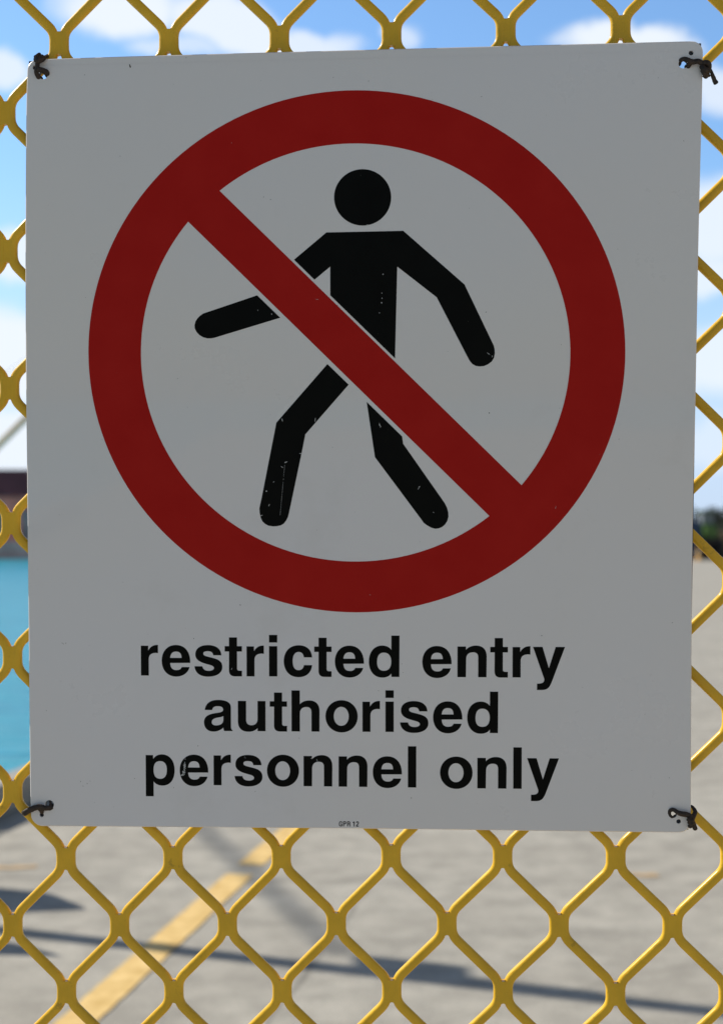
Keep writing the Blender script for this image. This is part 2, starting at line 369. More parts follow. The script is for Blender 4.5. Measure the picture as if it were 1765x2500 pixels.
# the fused web between two strands at every node
j = J0
while j <= J1 + .01:
    onint = abs(j - round(j)) < .1
    i = I0 + (0 if onint else .5)
    while i <= I1:
        c_ = node(i, j); hw, th = .0033, .00300
        prof = []
        top_, bot_ = .0098, -.0098
        prof = [(-hw, top_ - .0002), (-hw * .5, top_ - .0011), (hw * .5, top_ - .0011), (hw, top_ - .0002),
                (hw, bot_), (hw * .55, bot_ + .0011), (0, bot_ + .0016), (-hw * .55, bot_ + .0011), (-hw, bot_)]
        fr = [bm.verts.new((c_.x + x, -th, c_.y + z)) for x, z in prof]; bk = [bm.verts.new((c_.x + x, th, c_.y + z)) for x, z in prof]
        bm.faces.new(fr); bm.faces.new(bk[::-1])
        for k in range(len(prof)): bm.faces.new((fr[k], bk[k], bk[(k + 1) % len(prof)], fr[(k + 1) % len(prof)]))
        i += 1
    j += .5
fence = empty('mesh_fence', (0, 0, 0), 'yellow plastic-coated diamond mesh fence standing behind the white sign', 'fence'); fence.matrix_world = F4
link('wire_mesh', bm, M_yel, fence, smooth=None)
xl, xr, zb, zt = I0 * PX - .03, I1 * PX + .03, J0 * PY - .01, J1 * PY + .02
for x in (xl, xr):
    bm = bmesh.new(); tube(bm, [Vector((x, 0, -1.249)), Vector((x, 0, zt + .06))], .030, seg=20); link('post', bm, M_yel, fence)
for z in (zb, zt):
    bm = bmesh.new(); tube(bm, [Vector((xl + .031, 0, z)), Vector((xr - .031, 0, z))], .021, seg=16, up=Vector((0, 0, 1))); link('rail', bm, M_yel, fence)

# ------------------------------------------------------------------ sign
sign = empty('warning_sign', (0, 0, 0), 'white plastic sign with red no-pedestrian symbol, reading restricted entry authorised personnel only', 'sign'); sign.matrix_world = S4
TK = .0022
def arc(c, r, a0, a1, n=8): return [c + Vector((math.cos(a0 + (a1 - a0) * k / n), math.sin(a0 + (a1 - a0) * k / n))) * r for k in range(n + 1)]
MPP = .0003046                                       # metres on the sign per photo pixel
def outline(pl):
    return [S(*p) for p in pl]
rc = 27
tl, tr, br, bl = (66.5, 147), (1715.5, 99.8), (1685.8, 2033), (75.8, 2017.5)
def side(pts_, n=14):
    P = catmull([Vector((*p, 0)) for p in pts_], n); return [(q.x, q.y) for q in P]
def pxarc(c, r, a0, a1, n=10):
    return [(c[0] + r * math.cos(R(a0 + (a1 - a0) * k / n)), c[1] - r * math.sin(R(a0 + (a1 - a0) * k / n))) for k in range(n + 1)]
OUT = []
OUT += pxarc((94.5, 171.5), 27, 180, 92)[0:]
OUT += side([(94, 144.5), (240, 139.6), (455, 133.2), (900, 121), (1330, 109.4), (1686, 100.3)])[1:-1]
OUT += pxarc((1688.5, 127), 26.6, 90, 0)
OUT += side([(1715, 128), (1711.3, 300), (1704, 600), (1696.5, 1000), (1690.6, 1250), (1688, 1500), (1686.3, 1800), (1685.6, 2005)])[1:-1]
OUT += pxarc((1658.5, 2005.5), 27, 0, -90)
OUT += side([(1657, 2032.6), (1442, 2030.4), (1150, 2026.5), (900, 2023.3), (500, 2020), (108, 2017)])[1:-1]
OUT += pxarc((106, 1987), 30, -92, -180)
OUT += side([(76, 1985), (74, 1880), (71, 1560), (66.5, 1130), (64, 900), (62.8, 650), (63.5, 450), (65, 260), (67.4, 173)])[1:-1]
HOLES = [((106, 182), 11.6), ((1667, 155.5), 11.6), ((121.3, 1964.8), 11.4), ((1641.4, 1986), 11.4)]
SMALL = [((1686, 129.4), 5.9), ((103, 1989.5), 5.3), ((1655.7, 2005.6), 5.6), ((86, 165), 5.4)]
def circ(c, r, n=24): return [S(c[0] + r * math.cos(2 * math.pi * k / n), c[1] + r * math.sin(2 * math.pi * k / n)) for k in range(n)]
def inset(l, d):
    n = len(l); ar = sum(l[i].x * l[(i + 1) % n].y - l[(i + 1) % n].x * l[i].y for i in range(n)); sg_ = 1 if ar > 0 else -1; out = []
    for i in range(n):
        t_ = (l[(i + 1) % n] - l[i - 1]).normalized(); out.append(l[i] + Vector((-t_.y, t_.x)) * d * sg_)
    return out
def plate(bm, loops, y0, y1, bev=0):
    """2-D loops (first the outline, then holes), filled and given thickness from y0 (front) to y1"""
    loops3 = [[Vector((q.x, q.y, 0)) for q in l] for l in loops]
    flat = [q for l in loops3 for q in l]
    tris = tessellate_polygon(loops3)
    n0 = len(loops[0])
    if bev:
        ins = inset([Vector((q.x, q.y)) for q in loops[0]], bev)
        f = [bm.verts.new((q.x, y0, q.y)) for q in ins] + [bm.verts.new((q.x, y0, q.y)) for q in flat[n0:]]
        mid = [bm.verts.new((q.x, y0 + bev * .85, q.y)) for q in flat[:n0]]
        for i in range(n0): bm.faces.new((f[i], f[(i + 1) % n0], mid[(i + 1) % n0], mid[i]))
    else: f = [bm.verts.new((q.x, y0, q.y)) for q in flat]; mid = None
    k = [bm.verts.new((q.x, y1, q.y)) for q in flat]
    for a in tris:
        try: bm.faces.new([f[i] for i in a]); bm.faces.new([k[i] for i in a][::-1])
        except ValueError: pass
    o_ = 0
    for l in loops3:
        n = len(l)
        for i in range(n):
            a, b_ = o_ + i, o_ + (i + 1) % n; g = mid if (mid and o_ == 0) else f; bm.faces.new((g[a], g[b_], k[b_], k[a]))
        o_ += n
bm = bmesh.new(); plate(bm, [outline(OUT)] + [circ(c, r) for c, r in HOLES + SMALL], 0, TK, bev=.0006)
PANEL = bm
def finish_panel():
    face = link('panel', PANEL, M_white, sign, smooth=False); face.data.materials.append(M_chip); face.data.materials.append(M_dirt)
M_chip = noisy('bare_white_chips', (.46, .46, .45), .1, 50, rough=.7); M_dirt = noisy('dirt', (.10, .09, .075), .4, 80, rough=.9)
bm = bmesh.new()
back = [S(69, 147.2), S(1712, 103.2), S(1680.6, 2027.6), S(80.5, 2008.5)]
plate(bm, [back] + [circ(c, r * .97) for c, r in HOLES], TK + .0003, TK + .0035)
link('backing_board', bm, M_back, sign, smooth=False)

# red ring and slash: one printed shape with two openings
PR, PB, PT = -.00012, -.00018, .0001                 # print thickness, in front of the panel face
def ell(x0, x1, y0, y1, n, a0=0, a1=360):
    return [((x0 + x1) / 2 + (x1 - x0) / 2 * math.cos(R(a0 + (a1 - a0) * k / n)), (y0 + y1) / 2 - (y1 - y0) / 2 * math.sin(R(a0 + (a1 - a0) * k / n))) for k in range(n + 1)]
OE, IE = (216.8, 1525.6, 220.5, 1495), (344.8, 1391.6, 350.2, 1371)
cxI, cyI, rxI, ryI = (IE[0] + IE[1]) / 2, (IE[2] + IE[3]) / 2, (IE[1] - IE[0]) / 2, (IE[3] - IE[2]) / 2
def ang(p): return math.degrees(math.atan2(-(p[1] - cyI) / ryI, (p[0] - cxI) / rxI))
# corners where the slash leaves the ring
A1, A2 = ang((540.5, 470.4)), ang((1267, 1180)); B1, B2 = ang((464.8, 545.0)), ang((1190.3, 1255))
def skew(p):
    # ring drifts to the left towards its foot
    return (p[0] - 24.5 * ((p[1] - 858) / 1274), p[1] - 26 * (p[0] - 871) / 1309 * .62)
RING = True
h1 = ell(*IE, 80, A2, A1); h2 = ell(*IE, 80, B1 + 0, B2 + 360)
if B2 + 360 - B1 > 360: h2 = ell(*IE, 80, B1, B2)
ring_loops = [[S(*p) for p in ell(*OE, 160)[:-1]], [S(*p) for p in h1], [S(*p) for p in h2]]
bm = bmesh.new(); plate(bm, ring_loops, PR, PT); o = link('prohibition_ring', bm, M_red, sign, smooth=False)

def q7(pl): return [S(450 + x * .4935, 380 + y * .4935) for x, y in pl]
FIG = [
 [(882 + 141 * math.cos(2 * math.pi * k / 64), 206.5 + 139.5 * math.sin(2 * math.pi * k / 64)) for k in range(64)],
 [(703, 380), (1083, 372), (1385, 637), (1530, 940), (1534, 958), (1535, 978), (1531, 1000), (1520, 1018), (1502, 1032), (1482, 1041), (1460, 1043), (1440, 1040), (1424, 1031), (1410, 1014), (1397, 990),
  (1248, 701), (1053, 549), (1042, 1003), (722, 691), (722, 549), (644, 614), (543, 515)],
 [(361, 691), (475, 802), (150, 901), (133, 904), (115, 904), (95, 899), (76, 888), (61, 872), (53, 855), (52, 838), (57, 820), (66, 805), (79, 792), (95, 781)],
 [(708, 1031), (813, 1133), (599, 1379), (580, 1475), (519, 1765), (513, 1788), (504, 1806), (493, 1820), (478, 1829), (460, 1833), (440, 1834), (418, 1831), (400, 1822), (387, 1809), (379, 1792), (374, 1770), (372, 1745), (384, 1690), (456, 1321)],
 [(902, 1218), (1077, 1389), (1082, 1425), (1287, 1718), (1299, 1742), (1305, 1765), (1306, 1785), (1301, 1806), (1290, 1824), (1275, 1837), (1258, 1844), (1241, 1846), (1222, 1841), (1200, 1829), (1183, 1816), (1172, 1800), (943, 1492)],
]
bm = bmesh.new()
for f in FIG: plate(bm, [q7(f)], PR, PT)
link('walking_figure', bm, M_black, sign, smooth=False)

# ---- lettering, drawn as outlines (unit = .2283 photo pixels, y up from the baseline)
def path(s):
    tok = s.replace(',', ' ').split(); loops = []; cur = None; i = 0
    def num(n):
        nonlocal i
        v = [float(x) for x in tok[i:i + n]]; i += n; return v
    while i < len(tok):
        c = tok[i]; i += 1
        if c == 'M': cur = [Vector(num(2))]; loops.append(cur)
        elif c == 'L': cur.append(Vector(num(2)))
        elif c == 'C':
            a = num(6); p0 = cur[-1]; p1, p2, p3 = Vector(a[:2]), Vector(a[2:4]), Vector(a[4:])
            for k in range(1, 11):
                t_ = k / 10; cur.append(p0 * (1 - t_) ** 3 + p1 * 3 * t_ * (1 - t_) ** 2 + p2 * 3 * t_ * t_ * (1 - t_) + p3 * t_ ** 3)
    for l in loops:
        if (l[0] - l[-1]).length < .5: l.pop()
    return loops
def oval(x0, x1, y0, y1, k=.57):
    cx, cy, rx, ry = (x0 + x1) / 2, (y0 + y1) / 2, (x1 - x0) / 2, (y1 - y0) / 2
    return f"M {x0} {cy} C {x0} {cy+ry*k} {cx-rx*k} {y1} {cx} {y1} C {cx+rx*k} {y1} {x1} {cy+ry*k} {x1} {cy} C {x1} {cy-ry*k} {cx+rx*k} {y0} {cx} {y0} C {cx-rx*k} {y0} {x0} {cy-ry*k} {x0} {cy} "
GL = {
 'r': (1, "M 0 0 L 0 318 L 79 318 L 79 267 C 98 300 125 325 170 327 L 184 327 L 184 240 C 165 242 155 243 145 241 C 105 236 84 215 84 172 L 84 0"),
 'e': (1, "M 306 138 C 308 240 262 328 153 328 C 60 328 0 258 0 160 C 0 60 60 -9 153 -9 C 225 -9 283 30 298 93 L 215 93 C 205 70 190 60 157 60 C 110 60 92 90 90 136 L 306 138 M 90 190 C 94 235 115 258 154 258 C 195 258 212 235 214 190 L 90 190"),
 's': (1, "M 287 220 L 201 220 C 195 250 180 263 143 263 C 112 263 94 255 94 238 C 94 222 105 214 140 205 C 225 184 297 175 297 95 C 297 30 235 -8 143 -8 C 60 -8 5 30 0 102 L 83 102 C 90 70 110 54 152 54 C 185 54 208 66 208 84 C 208 103 185 112 150 121 C 75 140 9 160 9 228 C 9 295 65 328 145 328 C 230 328 283 290 287 220"),
 't': (1, "M 0 262 L 0 319 L 46 319 L 46 412 L 131 412 L 131 319 L 183 319 L 183 262 L 131 262 L 131 84 C 131 64 140 58 160 58 L 183 58 L 183 -2 L 110 -2 C 65 -2 45 20 45 65 L 46 262"),
 'i': (1, "M 0 0 L 0 320 L 87 320 L 87 0 M 0 359 L 0 439 L 87 439 L 87 359"),
 'c': (1, "M 300 202 L 213 202 C 208 240 190 259 158 259 C 112 259 94 215 94 163 C 94 105 112 66 156 66 C 190 66 208 85 213 120 L 300 120 C 292 40 240 -8 155 -8 C 55 -8 0 65 0 160 C 0 262 60 330 160 330 C 240 330 295 285 300 202"),
 'd': (1, "M 236 435 L 322 435 L 320 0 L 236 0 L 236 36 C 215 5 180 -8 140 -8 C 55 -8 0 60 0 160 C 0 262 55 330 140 330 C 185 330 218 312 236 284 L 236 435 M 86 157 C 86 220 110 256 158 256 C 210 256 235 215 235 160 C 235 100 210 64 158 64 C 110 64 86 95 86 157"),
 'n': (1.054, "M 0 0 L 0 305 L 84 305 L 84 272 C 105 298 140 315 185 315 C 250 315 289 275 289 205 L 287 0 L 205 0 L 205 195 C 205 232 188 248 155 248 C 112 248 86 225 86 180 L 84 0"),
 'y': (1.054, "M 0 303 L 93 303 L 156 92 L 222 303 L 313 303 L 190 -30 C 165 -100 145 -125 85 -125 L 40 -125 L 40 -62 C 75 -62 111 -60 111 -22 C 111 -12 108 -5 104 5"),
 'a': (1.0268, "M 9 217 L 85 217 C 90 245 108 257 145 257 C 180 257 200 245 200 222 C 200 200 180 194 140 188 C 60 176 0 160 0 90 C 0 25 40 -7 100 -7 C 140 -7 175 10 201 35 C 203 20 205 10 210 0 L 297 0 L 297 6 C 285 15 280 25 280 50 L 280 245 C 280 300 225 322 150 322 C 65 322 15 285 9 217 M 202 155 C 180 143 160 142 135 137 C 100 130 80 115 80 90 C 80 68 98 57 125 57 C 170 57 202 75 202 120"),
 'u': (1.0268, "M 0 312 L 85 312 L 85 115 C 85 80 105 60 140 60 C 180 60 204 85 204 125 L 204 312 L 286 312 L 286 0 L 204 0 L 204 32 C 180 5 150 -7 108 -7 C 40 -7 0 30 0 100"),
 'h': (1.0268, "M 0 0 L 0 424 L 86 424 L 86 280 C 105 305 140 321 185 321 C 250 321 289 280 289 215 L 288 0 L 206 0 L 206 195 C 206 235 190 253 155 253 C 112 253 86 230 86 185 L 86 0"),
 'o': (.9728, oval(0, 350, -7, 344) + oval(90, 253, 65, 272)),
 'p': (.9728, "M 0 -127 L 0 327 L 81 327 L 83 285 C 105 318 140 336 180 336 C 265 336 320 265 320 165 C 320 60 270 -8 185 -8 C 140 -8 108 8 86 38 L 86 -127 M 86 166 C 86 100 110 66 160 66 C 210 66 234 105 234 166 C 234 225 210 262 160 262 C 110 262 86 230 86 166"),
 'l': (.9728, "M 0 0 L 0 448 L 90 448 L 90 0"),
}
U = .2283
UNIT = (S(600, 1650) - S(500, 1650)).length / 100 * U
def letter(bm, ch, px, py, k=1.0, tilt=0.0):
    f, s = GL[ch]; o_ = S(px, py); loops = [[o_ + Vector((q.x, q.y + q.x * tilt)) * UNIT * f * k for q in l] for l in path(s)]
    if ch == 'i':
        for l in loops: plate(bm, [l], PR, PT)
    else: plate(bm, loops, PR, PT)
LINES = [
 ("black lettering reading restricted entry", "restricted" "entry", [(345.1, 1649.1), (395.8, 1649.6), (475.7, 1650), (549.4, 1650.7), (602.6, 1651.2), (657.4, 1651.2), (693.2, 1651.2), (767.4, 1652), (817.7, 1651.9), (900.5, 1652.3), (1030.7, 1653.1), (1116.3, 1653.1), (1196.2, 1653.6), (1250.6, 1653.8), (1300.4, 1653.8)]),
 ("black lettering reading authorised", "authorised", [(498.8, 1784.2), (581.5, 1784.6), (659.1, 1785.3), (712.1, 1785.6), (794.8, 1786.3), (884.9, 1786.5), (940.9, 1786.7), (976.5, 1787.2), (1056.9, 1788), (1140.1, 1789.2)]),
 ("black lettering reading personnel only", "personnel" "only", [(356.9, 1915.7), (439.7, 1916.8), (522.3, 1916.8), (573.4, 1917.8), (652.3, 1918.8), (741.5, 1919.3), (826.8, 1920.4), (910.1, 1921.6), (995.6, 1922.4), (1073.8, 1924), (1164.8, 1924.6), (1252.3, 1925.5), (1285.9, 1925)]),
]
for lab, word, pos in LINES:
    bm = bmesh.new()
    for ch, (px, py) in zip(word, pos): letter(bm, ch, px, py, 1.0, .006)
    o = link('lettering', bm, M_black, sign, smooth=False); o['label'] = lab
# small code at the foot: condensed capitals drawn as strokes in photo pixels
def z4(x, y): return (810 + x * .05552, 1990 + y * .05552)
def stroke(bm, pts_, wd, depth=PR):
    P = [S(*z4(*p)) for p in pts_]; L_, R_ = [], []
    for i, p in enumerate(P):
        t_ = (P[min(i + 1, len(P) - 1)] - P[max(i - 1, 0)]).normalized(); n_ = Vector((-t_.y, t_.x)) * wd / 2
        L_.append(p + n_); R_.append(p - n_)
    for i in range(len(P) - 1):
        vs_ = [bm.verts.new((q.x, depth, q.y)) for q in (L_[i], L_[i + 1], R_[i + 1], R_[i])]; bm.faces.new(vs_)
def sm(pts_): return [(q.x, q.y) for q in catmull([Vector((*p, 0)) for p in pts_], 5)]
bm = bmesh.new(); wc = .00062
for pl in (sm([(448, 345), (440, 305), (395, 290), (352, 305), (340, 345), (338, 385), (340, 430), (355, 465), (390, 478), (430, 470), (446, 440), (448, 395)]), [(400, 392), (462, 392)], [(447, 392), (447, 490)],
           [(522, 275), (522, 492)], sm([(515, 290), (570, 290), (610, 300), (620, 335), (610, 370), (570, 382), (520, 382)]),
           [(697, 275), (697, 495)], sm([(690, 292), (745, 292), (785, 303), (795, 338), (785, 372), (745, 385), (697, 385)]), sm([(745, 385), (782, 395), (795, 425), (797, 495)]),
           [(985, 290), (985, 500)], [(925, 325), (960, 315), (990, 288)],
           sm([(1085, 345), (1095, 305), (1130, 293), (1165, 305), (1172, 345), (1155, 390), (1115, 430), (1090, 465), (1082, 488)]), [(1070, 485), (1182, 485)]):
    stroke(bm, pl, wc)
o = link('code_lettering', bm, M_black, sign, smooth=False); o['label'] = 'small black code reading GPR 12'

# wear: white chips in the black print, dirt specks on the white
def patch(bm, px, py, rx, ry, a=0, depth=-.00022, n=9, mi=1):
    c_ = [(px + (rx * math.cos(2 * math.pi * k / n) * math.cos(a) - ry * math.sin(2 * math.pi * k / n) * math.sin(a)) * random.uniform(.6, 1.25),
           py + (rx * math.cos(2 * math.pi * k / n) * math.sin(a) + ry * math.sin(2 * math.pi * k / n) * math.cos(a)) * random.uniform(.6, 1.25)) for k in range(n)]
    f_ = PANEL.faces.new([PANEL.verts.new((q.x, depth, q.y)) for q in (S(*p) for p in c_)]); f_.material_index = mi
def z7(x, y): return (450 + x * .4935, 380 + y * .4935)
for x, y, a, b_, an in [(983, 587, 3, 3, 0), (977, 680, 2, 3, 0), (978, 705, 2.5, 3, 0), (976, 728, 3, 4, 0), (965, 778, 2, 3, 0), (433, 784, 2, 4, -.3), (1504, 980, 10, 2, .5), (1522, 993, 2, 5, 0), (485, 1307, 2.5, 9, -.2), (648, 1308, 2, 11, .15),
                        (575, 1474, 7, 2, 0), (503, 1516, 8, 3, -.4), (484, 1540, 7, 2, .6), (443, 1614, 4, 2, -.5), (407, 1660, 4, 4, 0), (420, 1730, 2, 7, .4), (383, 1780, 6, 2, -.5), (967, 1333, 2.5, 12, -.35), (970, 1342, 2, 7, .5),
                        (1160, 1642, 2, 13, .5), (1232, 1765, 4, 1.5, .4), (906, 343, 4, 2, 0), (365, 765, 1.5, 3, 0)]:
    p = z7(x, y); patch(bm, p[0], p[1], a * .4935, b_ * .4935, an)
for a_ in ((250, 1073, 3.5, .5, .4), (1356, 1238, .5, 4, .3), (903, 1452, 2, .5, 0), (566, 349, .5, 1.5, 0), (775, 731, 4, .5, .1)): patch(bm, *a_, n=6)
for k in range(30):
    t_ = k / 29; p = z7(497 - 22 * t_, 1535 + 240 * t_); 
    if random.random() < .85: patch(bm, p[0], p[1], .35, 2.4, .05, n=6)
random.seed(3)
for k in range(46):
    t_ = random.random(); x, y = 492 + 14 * math.sin(t_ * 5) + random.gauss(0, 7), 228 + 150 * t_
    patch(bm, 340 + x * .2221, 1810 + y * .2221, random.uniform(.6, 1.7), random.uniform(.8, 2.4), random.uniform(0, 3), depth=-.00024 - k * 2e-7, n=7)
for x, y in [(508, 183), (508, 196), (1160, 172), (1168, 182)]: patch(bm, 340 + x * .2221, 1810 + y * .2221, .8, 1.0, .4)
for x, y in [(315, 187), (378, 200), (381, 212), (384, 222)]: patch(bm, 690 + x * .2221, 1810 + y * .2221, .7, 1.6, -.3)
for x, y in [(1037, 402), (1034, 411)]: patch(bm, 330 + x * .2283, 1540 + y * .2283, .7, 1.5, .4)
random.seed(11)
SPK = [(318, 161, 1.8, 5.2, -.35), (455, 141, .9, .9, 0), (208, 183, .9, .9, 0), (1175, 236, 1.1, 1.1, 0), (1668, 344, 1, 1, 0), (644, 481, .9, 1.2, 0), (661, 487, 1.6, .5, 0), (1194, 1008, 1.6, 1.6, 0),
       (153, 1570, 1.6, .6, .3), (162, 1570, 1.6, .6, -.4), (156, 1572, .6, 1, 0), (198, 1908, .9, 1.1, 0), (204, 1919, 1.2, .9, 0), (214, 1913, 1.3, .8, -.4), (221, 1907, .9, .9, 0), (474, 1559, .9, 1.2, 0),
       (587, 1477, 2.2, .7, .2), (1322, 1552, 2.6, .6, 0), (924, 1686, .6, 1.5, 0), (484, 1821, .8, 1.2, 0), (1004, 1948, .8, 1.6, 0), (1186, 762, 2, .7, -.6), (425, 1923, .8, .8, 0), (1510, 1072, .9, .9, 0), (1640, 1520, 1.8, .6, .1), (866, 1250, .8, .5, 0)]
for s in SPK: patch(bm, *s, depth=-.00015, mi=2)
for k in range(110):
    x, y = random.uniform(90, 1670), random.uniform(170, 1990); r_ = random.uniform(.3, .75)
    patch(bm, x, y, r_ * random.uniform(.7, 2), r_, random.uniform(0, 3), depth=-.00026 - k * 1e-7, n=6, mi=2)
finish_panel()

# ------------------------------------------------------------------ ties at the four corners
def tie(name, label, strands):
    bm = bmesh.new()
    for pts_, r0, r1, flat in strands:
        P = catmull([S3(x, y, o_ / 1000) for x, y, o_ in pts_], 7); n = len(P)
        rad = [(r0 + (r1 - r0) * i / (n - 1)) / 1000 * (1 if 1 < i < n - 2 else (.9 if 0 < i < n - 1 else .55)) for i in range(n)]
        tube(bm, P, rad, seg=12, up=Vector((0, 1, 0)), flat=flat, rough=.15)
    o_ = link(name, bm, M_tie); o_.matrix_world = S4
    return tag(o_, label, 'tie', 'dark ties lashing the sign to the mesh')
tie('cord_tie', 'dark brown tie in upper left corner, knotted over the sign edge with frayed top', [
    ([(101, 193, -3), (95, 187, .5), (92, 178, 2.2), (95, 168, 3), (95, 158, 3), (97, 148, 3), (100, 138, 1), (104, 134, -6), (108, 120, -15)], 1.9, 1.7, .7),
    ([(116, 184, -3), (115, 178, 1), (109, 175, 3), (102, 173, 3.6), (96, 172, 3.4)], 2.2, 2.0, .9),
    ([(93, 150, 3), (91.5, 141, 2), (90, 133, .5)], 1.7, .4, .9), ([(101, 148, 3), (100.5, 138, 2), (99.5, 129, 0)], 2.0, .3, .9), ([(107, 150, 3), (110, 144, 2), (112, 137, .5)], 1.5, .4, .9),
    ([(90, 138, 2), (93, 146, 4), (101, 154, 4.4), (108, 150, 3), (112, 141, .5)], 1.6, 1.2, .8),
    ([(99, 130, .5), (95, 140, 3.6), (97, 150, 5), (103, 155, 4)], 1.0, 2.2, .8),
    ([(104, 137, 1), (106, 146, 4), (99, 152, 5), (92, 150, 3.8), (91, 143, 2)], 1.9, 1.7, .8),
    ([(94, 168, 3), (91, 174, 3), (89.5, 178, 2)], .8, .4, .9)])
tie('cord_tie', 'dark brown tie in upper right corner with long loose tail hanging outside the edge', [
    ([(1657, 158, -3), (1660, 148, -.5), (1668, 145.5, 1.5), (1676, 149, 3), (1688, 154.5, 3.6), (1700, 153, 3.6), (1711, 157, 3), (1719, 161, 1), (1724, 156, -6)], 1.5, 2.2, .75),
    ([(1674, 164, -3), (1680, 160, 1), (1684, 153, 3.4), (1692, 155, 4)], 2.0, 1.6, .8),
    ([(1713, 158, 2.5), (1722, 156, 3), (1728, 161, 2), (1727, 170, 1), (1720, 174, 3)], 2.2, 2.2, .9),
    ([(1709, 163, 3), (1714, 172, 5), (1722, 177, 5), (1729, 173, 2.5)], 2.0, 2.2, .9),
    ([(1712, 172, 3), (1716, 181, 4), (1721, 186, 3), (1726, 181, 2)], 2.1, 1.9, .9),
    ([(1714, 185, 2), (1720, 190, 2), (1724, 187, 1)], 1.2, 1.4, .9),
    ([(1724, 180, 2), (1728, 185, 1.6), (1731, 188, 1)], 1.3, .95, .9),
    ([(1728, 161, 2), (1733, 172, 1), (1738, 184, .5), (1743, 196, 0), (1748.5, 205, 0)], .8, 2.0, .6)])
tie('cord_tie', 'dark brown tie in lower left corner looped flat over the yellow wire', [
    ([(129, 1966, -3), (124, 1971.5, 1), (113, 1970, 3), (101, 1967, 3.8), (88, 1970, 3.8), (73, 1977, 3.4), (62, 1984, 2), (57, 1989, -4), (60, 1994, -11)], 1.9, 2.5, .55),
    ([(121, 1954, -1), (124, 1962, -.5), (123, 1972, 1)], .8, 1.3, .9),
    ([(111, 1972, 2.6), (104, 1974, 3), (96, 1972, 3)], 1.9, 1.2, .7),
    ([(103.5, 1971, 2.4), (103.5, 1980, 1.2), (103.2, 1988, -1)], 2.4, 1.1, .7)])
tie('cord_tie', 'dark brown tie in lower right corner, knot and short tail below', [
    ([(1649, 1993, -3), (1641, 1996.5, -.8), (1633.5, 1989, -.6), (1635, 1979, .2), (1643, 1976, 1.6), (1653, 1981.5, 3.2), (1664, 1983.5, 3.8), (1675, 1986, 3.8), (1684, 1993, 3), (1689, 1999, 0)], 1.0, 2.2, .7),
    ([(1652, 1985, 2.6), (1664, 1987, 3), (1676, 1988, 3.4)], 1.1, 1.6, .8),
    ([(1688, 1971.5, -6), (1693, 1975, -2), (1696, 1982, 0), (1692, 1990, 1.6), (1687, 1996, 2.4)], 1.0, 2.1, .8),
    ([(1676, 1993, 4), (1683, 1999, 5), (1690, 1998, 3)], 2.1, 1.9, .9),
    ([(1678, 2000, 4), (1684, 2006, 4.6), (1690, 2003, 3)], 2.0, 1.8, .9),
    ([(1680, 2011, 2), (1683, 2015, 2.4), (1688, 2012, 2)], 1.6, 1.6, .9),
    ([(1689, 2003, 3), (1692, 2012, 2), (1697, 2026, 1)], 1.7, 1.75, .5)])

# ------------------------------------------------------------------ beyond the wharf
def at(px, py, Y):
    d = pdir(px, py); return CAM + d * (Y / d.y)
def box_part(name, parts, mat, parent, bev=0):
    bm = bmesh.new()
    for c_, s_ in parts: box(bm, c_, s_)
    if bev: bmesh.ops.bevel(bm, geom=list(bm.edges), offset=bev, segments=2, affect='EDGES')
    return link(name, bm, mat, parent, smooth=False)
# far quay with a shed
M_quay = noisy('quay_wall', (.85, .47, .42), .2, .4, rough=.9, spec=.1); M_maroon = noisy('maroon_roof_sheet', (.17, .050, .058), .25, .5, rough=.6)
M_pink = noisy('pinkish_wall', (.88, .38, .31), .2, .25, rough=.8, spec=.1); M_grey = noisy('blue_grey_door', (.30, .33, .33), .2, .4, rough=.7)
DQ = 214.0
x0, x1 = at(-900, 1366, DQ).x, at(980, 1366, DQ).x
q = empty('far_quay', (0, DQ, WL), 'low mauve grey quay across the turquoise water', 'quay')
box_part('quay_wall', [(((x0 + x1) / 2, 20, (1.0) / 2), (x1 - x0 + 30, 40, 4.4))], M_quay, q)
M_fend = noisy('tyre_black', (.05, .045, .045), .3, 1)
for k in range(16): box_part('fender', [((x0 + (x1 - x0) * k / 15, -.25, 1.2), (.5, .45, 2.6))], M_fend, q)
shed = empty('wharf_shed', (0, DQ + 6, .2), 'long shed with dark maroon roof, pinkish wall and blue grey doors on the far quay', 'shed')
ZR0, ZR1 = at(0, 1208, DQ + 6).z - .2, at(0, 1146, DQ + 6).z - .2
box_part('wall', [(((x0 + x1) / 2, 10, ZR0 / 2), (x1 - x0 - 8, 19, ZR0))], M_pink, shed)
bm = bmesh.new(); xa, xb = x0 + 2, x1 - 2
pr = [(-.9, ZR0 - .25), (-.9, ZR0 + .1), (.4, ZR1), (19.6, ZR1), (20.9, ZR0 + .1), (20.9, ZR0 - .25)]
va = [bm.verts.new((xa, y, z)) for y, z in pr]; vb = [bm.verts.new((xb, y, z)) for y, z in pr]
for i in range(6): bm.faces.new((va[i], vb[i], vb[(i + 1) % 6], va[(i + 1) % 6]))
bm.faces.new(va); bm.faces.new(vb[::-1]); link('roof', bm, M_maroon, shed, smooth=False)
k = at(86, 1366, DQ + 6).x - 6.9 * 8
while k < x1 - 6:
    d_ = box_part('door', [((k, .42, 2.35), (4.4, .25, 4.7))], M_grey, shed); k += 6.9
